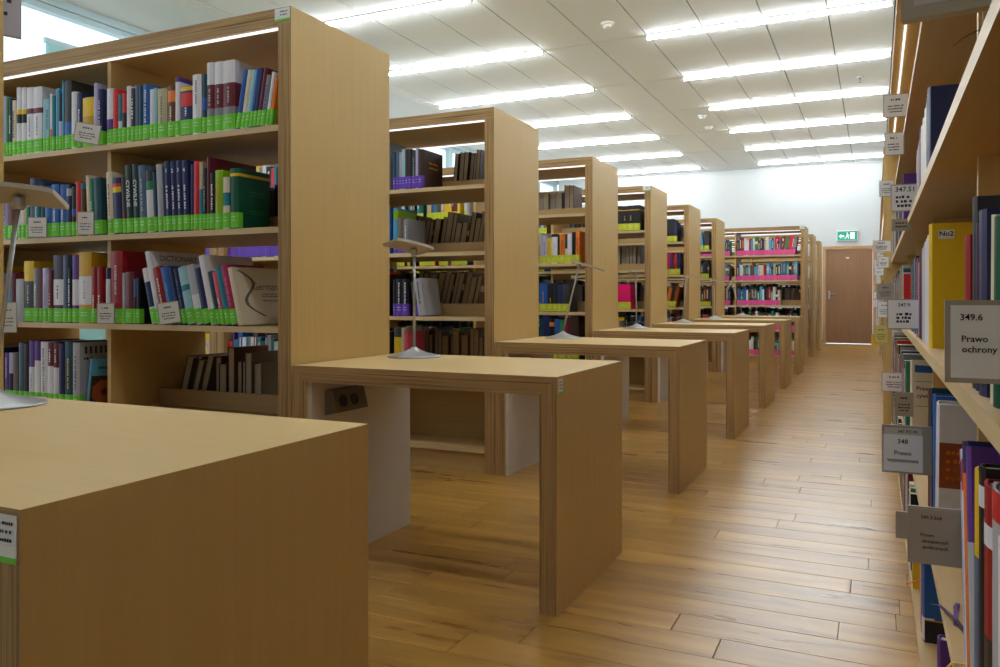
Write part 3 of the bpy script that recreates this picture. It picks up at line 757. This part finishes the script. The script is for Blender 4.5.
# ------------------------------------------------------------------ third to sixth bookcases
for k in range(2, 7):
    yf = Y1 + PITCH * (k - 1); xe = CASES[k]['X0'] - .006 - 1.08
    bookcase((xe, yf, 0), 1.08, 0, 'plywood bookcase adjoining the left end of the %s one, glimpsed between books' % ['second', 'third', 'fourth', 'fifth', 'sixth'][k - 2], 'double-sided plywood bookcases on the left', [])
    ce_ = dict(M=Matrix.Translation((xe, yf, 0)))
    for i in (1, 2, 3, 4):
        fill(ce_, i, .07, 1.0, 'purple' if k == 2 else 'yellow', labh=.07, hmin=.22, hmax=.3); fill(ce_, i, .07, 1.0, 'none', back=True, cols=brownset, hmin=.22, hmax=.3)
C3 = CASES[3]; g3 = 'books in the third bookcase'; wh = lambda s: '%s shelf, third bookcase' % s
row(C3, 3, 539.5, '3,233,lightgrey 4.5,236,lilac|t:grey:.3:.8 4.5,238,yellow|t:gold:.4:.9 6,234,white|b:black:.9:1 2,236,black 5.5,234,orange|t:brown:.3:.8 2.5,234,charcoal|b:cream:.0:.5 4.5,234,white 3.5,232,black 4,231,orange|t:rust:.3:.8', 'yellow', wh('second'), g3)
row(C3, 2, 539.5, '8,283,blue|t:gold:.3:.7 6,284,black|t:gold:.3:.5 4.5,285,black 4.5,285,navy 6.5,284,charcoal', 'yellow', wh('third'), g3)
row(C3, 1, 539.5, '4,318,darkteal 6,316,navy 5,318,black|b:orange:.8:.9 5,319,blue 5,320,green 6,318,maroon 8,317,darkbrown', 'yellow', wh('fourth'), g3)
nb += fill(C3, 4, 1.38, 1.68, 'yellow', back=True, cols=['grey'], hmin=.225, hmax=.235, indiv=True, wmin=.05, wmax=.06, depth=.2, label='{c} volume of a matching set, {n} from right, top shelf, third bookcase', group=g3)
nb += fill(C3, 4, 1.69, 1.82, 'yellow', back=True, cols=['darkbrown', 'brown'], hmin=.27, hmax=.29, indiv=True, wmin=.035, wmax=.05, label='{c} tall book beside the grey set, {n} from right, third bookcase', group=g3)
C4 = CASES[4]; g4 = 'books in the fourth bookcase'; wh = lambda s: '%s shelf, fourth bookcase' % s
row(C4, 4, 616, '6,206,black|b:gold:.8:.84 6,206,black|b:gold:.8:.84|t:gold:.4:.6 6,205.5,black|b:gold:.8:.84|t:gold:.4:.6 6,205,black|b:gold:.8:.84|d:.25', 'yellow', wh('top'), g4, labh=.07)
row(C4, 2, 617, '13.5,284,hotpink|d:.24', 'yellow', wh('third'), g4, labh=.07)
nb += fill(C4, 3, 1.48, 1.88, 'yellow', back=True, cols=['taupe', 'charcoal', 'grey'], hmin=.25, hmax=.28, indiv=True, wmin=.035, wmax=.05, label='dark {c} bound volume, {n} from right, second shelf, fourth bookcase', group=g4)
C5 = CASES[5]; g5 = 'books in the fifth bookcase'
row(C5, 4, 665, '9,219,black|d:.24 3,222,navy', 'yellow', 'top shelf, fifth bookcase', g5, labh=.07)
row(C5, 3, 664.5, '2.5,254,maroon 2.5,253,red 2.5,254,purple 2.5,253,maroon 2.5,254,red 3,253,navy', 'yellow', 'second shelf, fifth bookcase', g5, labh=.07)
row(C5, 2, 665, 'L12 3.5,288,orange 3.5,287,darkbrown 3.5,287,rust', 'yellow', 'third shelf, fifth bookcase', g5, labh=.07)
C6 = CASES[6]; g6 = 'books in the sixth bookcase'
row(C6, 4, 698, 'L-8 3,233,blue 3,232,sky L0 5,231,charcoal', 'yellow', 'top shelf, sixth bookcase', g6, labh=.06)
for k in (3, 4, 5, 6):
    for i in (1, 2, 3, 4):
        fill(CASES[k], i, .07, 1.0, 'yellow', pfill=.8)
        fill(CASES[k], i, .07, 1.0, 'yellow', back=True, cols=brownset, hmin=.30 if i == 2 else .24, hmax=.35 if i == 2 else .32)
        if k > 3: fill(CASES[k], i, 1.1, 2.0, 'yellow', back=True, cols=brownset) if not (k == 4 and i == 3) else None
fill(C3, 1, 1.1, 2.0, 'yellow', back=True, cols=brownset); fill(C3, 2, 1.1, 1.8, 'yellow', back=True, cols=brownset)
for i in (1,): 
    for c in (C4, C5, C6): fill(c, i, 1.1, 2.0, 'yellow')
fill(C6, 3, 1.1, 2.0, 'yellow', cols=['navy', 'charcoal', 'black'], hmax=.24); fill(C6, 2, 1.1, 2.0, 'yellow', cols=['brown', 'charcoal', 'black', 'maroon'])
C7 = CASES[7]
for c_ in (C7, CASES[8]):
    for i in (0, 1, 2, 3):
        if c_ is C7 and i == 3: continue
        fill(c_, i, .1, 1.0, 'pink', back=True, cols=brownset, hmin=.26, hmax=.33); fill(c_, i, 1.1, 2.0, 'pink', back=True, cols=brownset, hmin=.26, hmax=.33)
        fill(c_, i, 2.1, 2.7 if c_ is C7 and i == 2 else 2.97, 'pink', back=True, cols=['black', 'charcoal', 'darkbrown'], hmin=.28, hmax=.34)
mix = ['navy', 'red', 'maroon', 'cream', 'white', 'teal', 'green', 'blue', 'charcoal', 'brown', 'sky', 'crimson', 'black', 'beige', 'darkgreen']
for i in (4, 3, 2):
    fill(C7, i, 1.1, 2.0, 'pink', cols=['charcoal', 'navy', 'black', 'grey', 'teal'], hmin=.22, hmax=.27, labh=.075)
    fill(C7, i, 2.075, {4: 2.78, 3: 2.97, 2: 2.72}[i], 'pink', cols=mix, hmin=.21, hmax=.29, labh=.078, wmin=.018, wmax=.045)
fill(C7, 4, 2.64, 2.99, 'pink', cols=['crimson', 'maroon', 'red', 'green', 'sky'], hmin=.27, hmax=.29, lean=9, labh=.078)
fill(C7, 2, 2.74, 2.99, 'none', back=True, cols=['taupe', 'brown'])
fill(C7, 1, 2.1, 2.95, 'pink', cols=mix, hmin=.21, hmax=.29, labh=.078)
fill(C7, 0, 2.1, 2.95, 'pink', cols=mix, hmin=.21, hmax=.29, labh=.078)

# ------------------------------------------------------------------ right-hand bookcases along the aisle
RX = .065
def right_case(y0, y1, label, dividers):
    # rotated -90 degrees: local x runs towards the camera, local front faces the aisle
    c = bookcase((RX, y1, 0), y1 - y0, R(-90), label, 'plywood bookcases on the right of the aisle', dividers, back_full=True, rec=.095)
    return dict(M=Matrix.Translation((RX, y1, 0)) @ Matrix.Rotation(R(-90), 4, 'Z'), div=dividers, Y1=y1, L=y1 - y0, ob=c)
RA = right_case(-.55, 6.3, 'long plywood bookcase close on the right edge, full of law books', [6.3 - q for q in (5.15, 4.0, 2.85, 1.62, .45)])
RX = .045
RB = right_case(6.34, 15.6, 'farther long plywood bookcase on the right, leading towards the door', [1.5 * q for q in range(1, 6)])
def rbook(i, yfar, w, h, color, d=.2, xo=.0, lean=0, nm='', lab='none', **kw):
    """book whose far side is at y = yfar; lean > 0 tips its top towards the camera"""
    global NBOOK
    t = R(lean); up = w * math.sin(t) if t > 0 else 0
    P = RA['M'] @ Matrix.Translation((RA['Y1'] - yfar, .045 + xo, SHELF[i] + .0005 + up)) @ Matrix.Rotation(t, 4, 'Y')
    NBOOK += 1
    return make_book(P, w, h, d, color, lab=lab, indiv=True, label=nm, group='books on the right-hand bookcase', **kw)
def front_cov(fn):
    return fn
def cov_sticker(root, w, h, d):
    s = MB(); P = side_matrix(w, h, d)
    quad(s, [(.012, h - .034), (.042, h - .034), (.042, h - .015), (.012, h - .015)], PAPER, P)
    put_text(s, 'No2', .015, INK, P @ Matrix.Translation((.027, h - .0235, .0006)), .02); s.build('cover_sticker', root)
def cov_prawo(root, w, h, d):
    s = MB(); P = side_matrix(w, h, d)
    quad(s, [(.008, h * .86), (d - .002, h * .84), (d - .002, h * .92), (.008, h * .95)], bm('blue'), P)
    quad(s, [(.008, h * .745), (.11, h * .745), (.11, h * .75), (.008, h * .75)], INK, P)
    put_text(s, 'Prawo', .02, INK, P @ Matrix.Translation((.038, h * .66, 0)), .015); put_text(s, 'cywilne', .019, INK, P @ Matrix.Translation((.042, h * .57, 0)), .015)
    quad(s, [(.008, h * .44), (.11, h * .44), (.11, h * .445), (.008, h * .445)], INK, P)
    s.build('cover_print', root)
def cov_brown(root, w, h, d):
    s = MB(); P = side_matrix(w, h, d)
    quad(s, [(.0, h * .42), (.07, h * .42), (.07, h * .74), (.0, h * .74)], bm('rust'), P)
    for f in (.66, .6, .54, .48): squiggle(s, .012, .062, h * f, .008, bm('orange'), P, rng)
    s.build('cover_print', root)
def cov_grey(root, w, h, d):
    s = MB(); P = side_matrix(w, h, d)
    quad(s, [(.02, .03), (d - .004, .03), (d - .004, h - .02), (.02, h - .02)], bm('lightgrey'), P); s.build('cover_print', root)
def cov_black(root, w, h, d):
    s = MB(); P = side_matrix(w, h, d)
    quad(s, [(.0, .0), (d - .002, .0), (d - .002, .055), (.0, .055)], bm('black'), P); quad(s, [(.0, .055), (d - .002, .055), (d - .002, .058), (.0, .058)], bm('gold'), P); s.build('cover_print', root)
# shelf at 1.27 (seen from below)
rb = 'right-hand bookcase'
rbook(3, 2.085, .045, .205, 'navy', .26, nm='large dark blue book above eye level on the right-hand bookcase')
y = 2.087
for c, w, h, nm in (('white', .012, .2, 'tall thin white'), ('black', .026, .2, 'tall black'), ('lightgrey', .024, .19, 'light grey'), ('white', .05, .185, 'thick white'), ('cream', .04, .17, 'short cream'), ('white', .04, .18, 'middling white'), ('pink', .024, .17, 'thin pink'),
                   ('white', .05, .175, 'farther white'), ('maroon', .03, .165, 'maroon'), ('navy', .034, .18, 'small navy'), ('crimson', .03, .16, 'crimson'), ('black', .03, .16, 'small black'), ('grey', .04, .155, 'small grey'), ('maroon', .03, .15, 'short maroon'), ('lilac', .04, .155, 'small lilac')):
    y += w + .002; rbook(3, y, w, h, c, .2, nm='%s book behind the dark blue one above eye level, right-hand bookcase' % nm)
# shelf at .89
rbook(2, 2.03, .05, .272, 'yellow', .25, cover=cov_sticker, nm='big yellow book with a small sticker on the right-hand bookcase')
y = 2.032
for c, w, h, nm in (('white', .06, .252, 'tall white'), ('white', .05, .248, 'second tall white'), ('pink', .012, .248, 'very thin pink'), ('white', .05, .245, 'third tall white'), ('paleblue', .045, .24, 'pale blue'), ('white', .05, .235, 'fourth tall white'), ('crimson', .035, .232, 'crimson'), ('maroon', .04, .23, 'maroon')):
    y += w + .002; rbook(2, y, w, h, c, .2, nm='%s book behind the big yellow one, right-hand bookcase' % nm)
y += .04
cs = ['navy', 'white', 'lilac', 'charcoal', 'red', 'maroon', 'cream', 'green', 'black', 'purple', 'lightgrey', 'crimson', 'teal', 'white', 'navy', 'brown', 'white', 'red', 'navy', 'darkgreen']
for k, c in enumerate(cs):
    w = rng.uniform(.018, .04); y += w + .002
    if 2.83 < y < 2.88 + w: y = 2.868 + w
    rbook(2, y, w, rng.uniform(.20, .245), c, .2, title=('white', .4, .85) if k % 3 == 0 else None, nm='%s book, %s beyond the big yellow one at eye level, right-hand bookcase' % (bword(c), ordinal(k + 9)))
rbook(2, 1.235, .04, .192, 'crimson', .2, nm='red book nearest behind the 349.6 sign, right-hand bookcase')
rbook(2, 1.14, .026, .232, 'charcoal', .24, cover=cov_grey, nm='tall dark book with grey cover at the right edge, eye level')
rbook(2, 1.11, .022, .198, 'darkpurple', .2, nm='slim dark purple book at the right edge, eye level')
rbook(2, 1.075, .05, .208, 'navy', .2, nm='thick navy book at the right edge, eye level')
rbook(2, .98, .018, .195, 'cream', .2, lean=3, nm='leaning cream book at the right edge, eye level')
rbook(2, .95, .025, .19, 'darkgreen', .2, lean=3, nm='dark green book at the right edge, eye level')
fl_ = lambda i, a, b, **k: fill(RA, i, RA['Y1'] - b, RA['Y1'] - a, 'none', **k)
fl_(2, .0, .5); fl_(2, 3.55, 6.2, hmin=.2, hmax=.25)
# shelf at .51
rbook(1, 3.12, .05, .275, 'cream', .22, cover=cov_prawo, nm='white book with blue stripe and black lettering behind the 348 sign')
rbook(1, 2.06, .03, .285, 'crimson', .12, nm='slim red book in front of the white lettered one, right')
rbook(1, 2.02, .03, .29, 'darkteal', .2, nm='dark teal book beside the bright blue one, right')
rbook(1, 1.90, .05, .29, 'blue', .21, nm='bright blue tall book on the right-hand lower shelf')
rbook(1, 1.83, .03, .29, 'white', .21, lean=11, cover=cov_brown, nm='leaning white book with brown panel on right-hand lower shelf')
y = 1.25
for k_, (c, w, h, bands, nm) in enumerate((('lilac', .02, .28, (('navy', .84, .94),), 'thin lilac'), ('white', .022, .285, (('red', .8, .95),), 'white and red'), ('orange', .045, .298, (('navy', .86, 1),), 'orange book with navy top,'), ('purple', .03, .30, (('lightgrey', .0, .6),), 'purple and grey'), ('yellow', .045, .287, (('bluegrey', .0, .65),), 'yellow and blue-grey'),
                    ('black', .035, .30, (('white', .85, .93),), 'black'), ('crimson', .06, .29, (('white', .78, .86), ('black', .3, .45)), 'crimson book with white and black bands,'), ('lightgrey', .07, .30, (('red', .9, 1),), 'thick light grey'))):
    rbook(1, y, w, h, c, .21, bands=bands, lean=-13 if k_ < 4 else 0, nm=(nm + ' low at the right edge of the picture') if nm.endswith(',') else nm + ' book low at the right edge of the picture'); y -= w + .004
fl_(1, .0, .84, cols=['white', 'lilac', 'grey', 'red'], hmin=.26, hmax=.3); fl_(1, 3.3, 6.2, pfill=.9)
# bottom shelf
rbook(0, 2.33, .045, .30, 'blue', .22, cover=cov_black, lab='paper', nm='blue book with black foot standing on the bottom right shelf')
rbook(0, 2.37, .03, .28, 'crimson', .2, nm='red book behind the blue one on the bottom right shelf')
rbook(0, 2.43, .05, .26, 'lightgrey', .2, nm='light grey book behind the red one on the bottom right shelf')
rbook(0, 1.76, .03, .22, 'purple', .2, nm='purple book low beneath the yellow ribbon, bottom right shelf')
fl_(0, 2.6, 6.2, pfill=.8); fl_(3, 3.6, 6.2, pfill=.35); None
for i in (0, 1, 2, 3):
    fill(RB, i, .1, RB['L'] - .1, 'none', pfill=.85)
fill(RB, 4, .1, RB['L'] - .1, 'none', pfill=.3)
bo = STUFF.build('distant_books')
tag(bo, 'small closely packed books on the farther and half-hidden shelves', 'books', kind='stuff')

# bookmark ribbons lying over the shelf edges on the right
def ribbon(pts, color, label, wdt=.006):
    s = MB(); n = len(pts); vs = []
    for i, p in enumerate(pts):
        a = Vector(pts[max(0, i-1)]); b = Vector(pts[min(n-1, i+1)]); d = (b - a).normalized()
        sd = d.cross(Vector((0, 0, 1))); sd = sd.normalized() * wdt / 2 if sd.length > .1 else Vector((0, wdt / 2, 0))
        p = Vector(p); vs += [tuple(p - sd), tuple(p + sd), tuple(p + sd + Vector((0, 0, .0008))), tuple(p - sd + Vector((0, 0, .0008)))]
    fs = []
    for q in range(n - 1):
        a = q * 4; b = a + 4
        fs += [(a, a+1, b+1, b), (a+1, a+2, b+2, b+1), (a+2, a+3, b+3, b+2), (a+3, a, b, b+3)]
    fs += [(0, 3, 2, 1), (n*4-4, n*4-3, n*4-2, n*4-1)]
    s.add(vs, fs, bm(color)); o = s.build('bookmark_ribbon')
    return tag(o, label, 'ribbon', 'bookmark ribbons on the right-hand shelves')
zs = SHELF[1] + .001
ribbon([(.118, 1.47, zs), (.112, 1.44, zs + .004), (.110, 1.40, zs), (.107, 1.37, zs)], 'purple', 'purple bookmark ribbon lying on the right-hand lower shelf')
ribbon([(.118, 1.34, zs), (.108, 1.38, zs + .006), (.098, 1.42, zs + .002), (.090, 1.44, zs + .003), (.080, 1.46, zs - .004)], 'darkpurple', 'dark bookmark ribbon crossing over the right-hand shelf edge')
ribbon([(.118, 1.21, zs), (.106, 1.22, zs + .004), (.092, 1.23, zs), (.083, 1.22, zs - .010), (.075, 1.205, zs - .022)], 'gold', 'yellow bookmark ribbon hanging over the right-hand shelf edge')
z2 = SHELF[0] + .13
ribbon([(.109, 2.38, z2), (.09, 2.34, z2 + .004), (.07, 2.31, z2 + .003)], 'red', 'thin red bookmark ribbon by the blue bottom-shelf book', .004)
ribbon([(.150, 1.40, SHELF[4] - ST - .001), (.148, 1.40, 1.55), (.143, 1.40, 1.46), (.146, 1.40, 1.405), (.135, 1.40, 1.402), (.120, 1.40, 1.395), (.106, 1.40, 1.384)], 'darkbrown', 'dark curved bookmark ribbon high on the right-hand bookcase', .004)

# ------------------------------------------------------------------ shelf signs
def sign(loc, rz, w, h, label, lines, tilt=0, thick=.004, holder=HOLD, border=.003, paper=PAPER, grp='shelf signs', stem=0, pap=None):
    """upright plate: local x across, z up, printed side faces local -y; origin bottom-left"""
    t = thing('shelf_sign', label, 'sign', loc, R(rz), grp)
    t.rotation_euler = (0, R(tilt), R(rz))
    MB().box(0, w, 0, thick, 0, h, holder).build('holder', t)
    if pap:
        MB().box(w * .05, w * .74, -.0004, 0, h * .70, h * .94, plain('sign_paper_old', (206, 200, 186), .6)).build('paper', t)
        MB().box(w * pap[0], w * pap[1], -.0008, 0, h * pap[2], h * pap[3], paper).build('paper', t)
    else: MB().box(border, w - border, -.0008, 0, border, h - border, paper).build('paper', t)
    if stem: MB().box(w - .012, w, .001, thick - .001, -stem, 0, holder).build('clip', t)
    s = MB(); P = Matrix.Rotation(R(90), 4, 'X'); P.translation = (0, -.0012, 0)
    for tx, fx, fy, sz in lines:
        if tx == '~': squiggle(s, w * fx, w * (1 - fx), h * fy, sz, INK, P, rng)
        else:
            q = MB(); put_text(q, tx, sz, INK, P @ Matrix.Translation((w * fx, h * fy, 0)), .014); q.build('lettering', t)
    if s.v: tag(s.build('small_print', t), kind='stuff')
    return t
TINY = [('~', .3, .72, .007), ('~', .18, .46, .005), ('~', .18, .34, .005), ('~', .24, .22, .005)]
# right-hand side
Z = SHELF
sign((.061, .90, Z[2] + .027), 0, .112, .081, 'grey shelf sign reading 349.6 Prawo ochrony at right edge', [('349.6', .20, .79, .0088), ('Prawo', .225, .53, .0088), ('ochrony', .26, .405, .0088)], border=.005, thick=.006, stem=.026)
sign((.011, 1.99, Z[1] + .10), 0, .107, .107, 'white shelf sign reading 348 Prawo wyznaniowe beside the aisle', [('347.97/.99', .48, .87, .0095), ('348', .39, .66, .0145), ('Prawo', .39, .42, .0135), ('wyznaniowe', .39, .27, .0125)], pap=(.03, .76, .04, .80), stem=.099)
sign((.041, 1.30, Z[1] + .108), 0, .083, .082, 'grey shelf sign reading 349.3:368 Prawo ubezpieczeń społecznych', [('349.3:368', .36, .82, .0068), ('Prawo', .30, .51, .0068), ('ubezpieczeń', .42, .405, .0068), ('społecznych', .42, .30, .0068)], paper=HOLD, stem=.107)
sign((.026, 1.34, Z[1] + .13), 0, .03, .04, 'small plain grey holder behind the 349.3:368 sign', [], paper=HOLD)
sign((.027, 2.52, Z[2] + .022), 0, .086, .085, 'pale shelf sign with three printed lines at eye level, right', [('347.9', .5, .8, .014), ('~', .28, .46, .008), ('~', .28, .34, .008), ('~', .28, .22, .008)], stem=.021)
sign((.040, 2.80, Z[3] + .001), 0, .075, .085, 'white shelf sign reading 347.51 under the upper right shelf', [('347.51', .55, .8, .021), ('~', .2, .48, .009), ('~', .2, .32, .009), ('~', .25, .16, .009)], border=.003)
sign((.046, 3.0, Z[3] - .045), 0, .06, .04, 'small grey sign hanging just below the 347.51 sign', [('~', .2, .6, .006), ('~', .2, .3, .006)], border=.003, paper=HOLD)
sign((.022, 3.24, Z[4] + .001), 0, .085, .085, 'white shelf sign high on the right beside the light strip', TINY, border=.003)
sign((.028, 3.5, Z[4] - .095), 0, .07, .09, 'second white sign directly below the high right one', TINY, border=.003)
sign((.012, 4.6, Z[4] - .13), 0, .07, .085, 'white sign lower down on the right beside light strip', TINY, border=.003)
sign((.034, 1.37, 1.425), -8, .19, .206, 'large grey sign plate hanging at the top edge, upper right', [], border=.018, thick=.025, paper=plain('sign_grey', (196, 192, 204), .5))
sign((-.02, 5.3, Z[3] + .005), 0, .10, .07, 'pale sign reaching farthest into the aisle, upper right', TINY, border=.003)
sign((.01, 6.2, Z[3] - .06), 0, .07, .08, 'small white sign stacked under the aisle-reaching one', TINY, border=.003)
sign((.0, 6.8, Z[3] + .0), 0, .09, .09, 'small white sign farther along the upper right shelf', TINY, border=.003)
sign((.0, 5.0, Z[2] + .10), 0, .09, .09, 'cream sign between shelves on the right above eye-level books', TINY, border=.003, paper=HOLD)
sign((.005, 5.4, Z[2] - .01), 0, .075, .10, 'white sign at eye level farther along the right shelves', TINY, border=.003)
sign((-.01, 5.0, Z[1] + .235), 0, .07, .10, 'yellowed sign at mid height on the right shelves', TINY, border=.003, paper=PAPERY)
sign((-.03, 5.6, Z[1] + .19), 0, .06, .07, 'yellow sticky note at mid height on the right shelves', [], border=.001, paper=plain('sticky_yellow', (232, 188, 20), .7))
sign((.02, 3.9, Z[1] + .08), 0, .10, .085, 'white sign above the 348 sign on the right', TINY, border=.003)
sign((.055, 2.95, Z[1] + .10), 0, .055, .08, 'small pale sign between the 348 sign and white book', TINY, border=.003, paper=HOLD)
for k, (yy, zz, xx) in enumerate(((8.2, Z[3], -.02), (9.4, Z[3] - .03, -.02), (10.4, Z[2], -.03), (8.8, Z[2] + .02, -.01), (11.5, Z[2] + .1, -.03), (8.0, Z[1] + .1, -.02))):
    sign((xx, yy, zz), 0, .10, .09, 'tiny pale sign far down the right-hand shelves, %s farthest' % ['fifth', 'third', 'second', 'fourth', 'the', 'sixth'][k], TINY, border=.003)
# nearest left bookcase: signs stick out of the shelf front and face the aisle
def lsign(u, i, w, h, label, rz=60, lines=TINY, dz=0, tilt=0, yo=0.0, **k):
    X = x_on_plane(u, C1['Y'] - .0 - yo)
    a = R(rz)
    sign((X, C1['Y'] + .026 - w * math.sin(a) - yo, SHELF[i] + .001 + dz), rz, w, h, label, lines, tilt, **k)
lsign(81, 4, .10, .085, 'white tilted sign in front of yellow book, top shelf', 40, tilt=8, dz=.013)
lsign(30, 3, .085, .09, 'grey sign behind the foreground lamp pole, second shelf', 25)
lsign(79, 3, .07, .10, 'pale sign left of the cream book, second shelf', 30)
lsign(98, 2, .075, .088, 'grey sign beside the tall red book, third shelf', 25)
lsign(163, 2, .085, .088, 'white sign leaning before the blue books, third shelf', 30, tilt=-8)
lsign(4, 2, .07, .14, 'white sign behind the foreground lamp pole, third shelf', 40, dz=-.05)
lsign(25, 1, .12, .05, 'low pale sign before white books, fourth shelf', 15, lines=[('~', .3, .45, .012)])
c0 = CASES[0]
sign((-1.99, c0['Y'] + BD - .02, SHELF[4] + .002), 70, .075, .13, 'grey sign plate cut by the top left corner', [('~', .3, .65, .012), ('~', .3, .4, .010)], paper=plain('sign_grey', (196, 192, 204), .5))
print('books', NBOOK + nb, 'planks', nplank)
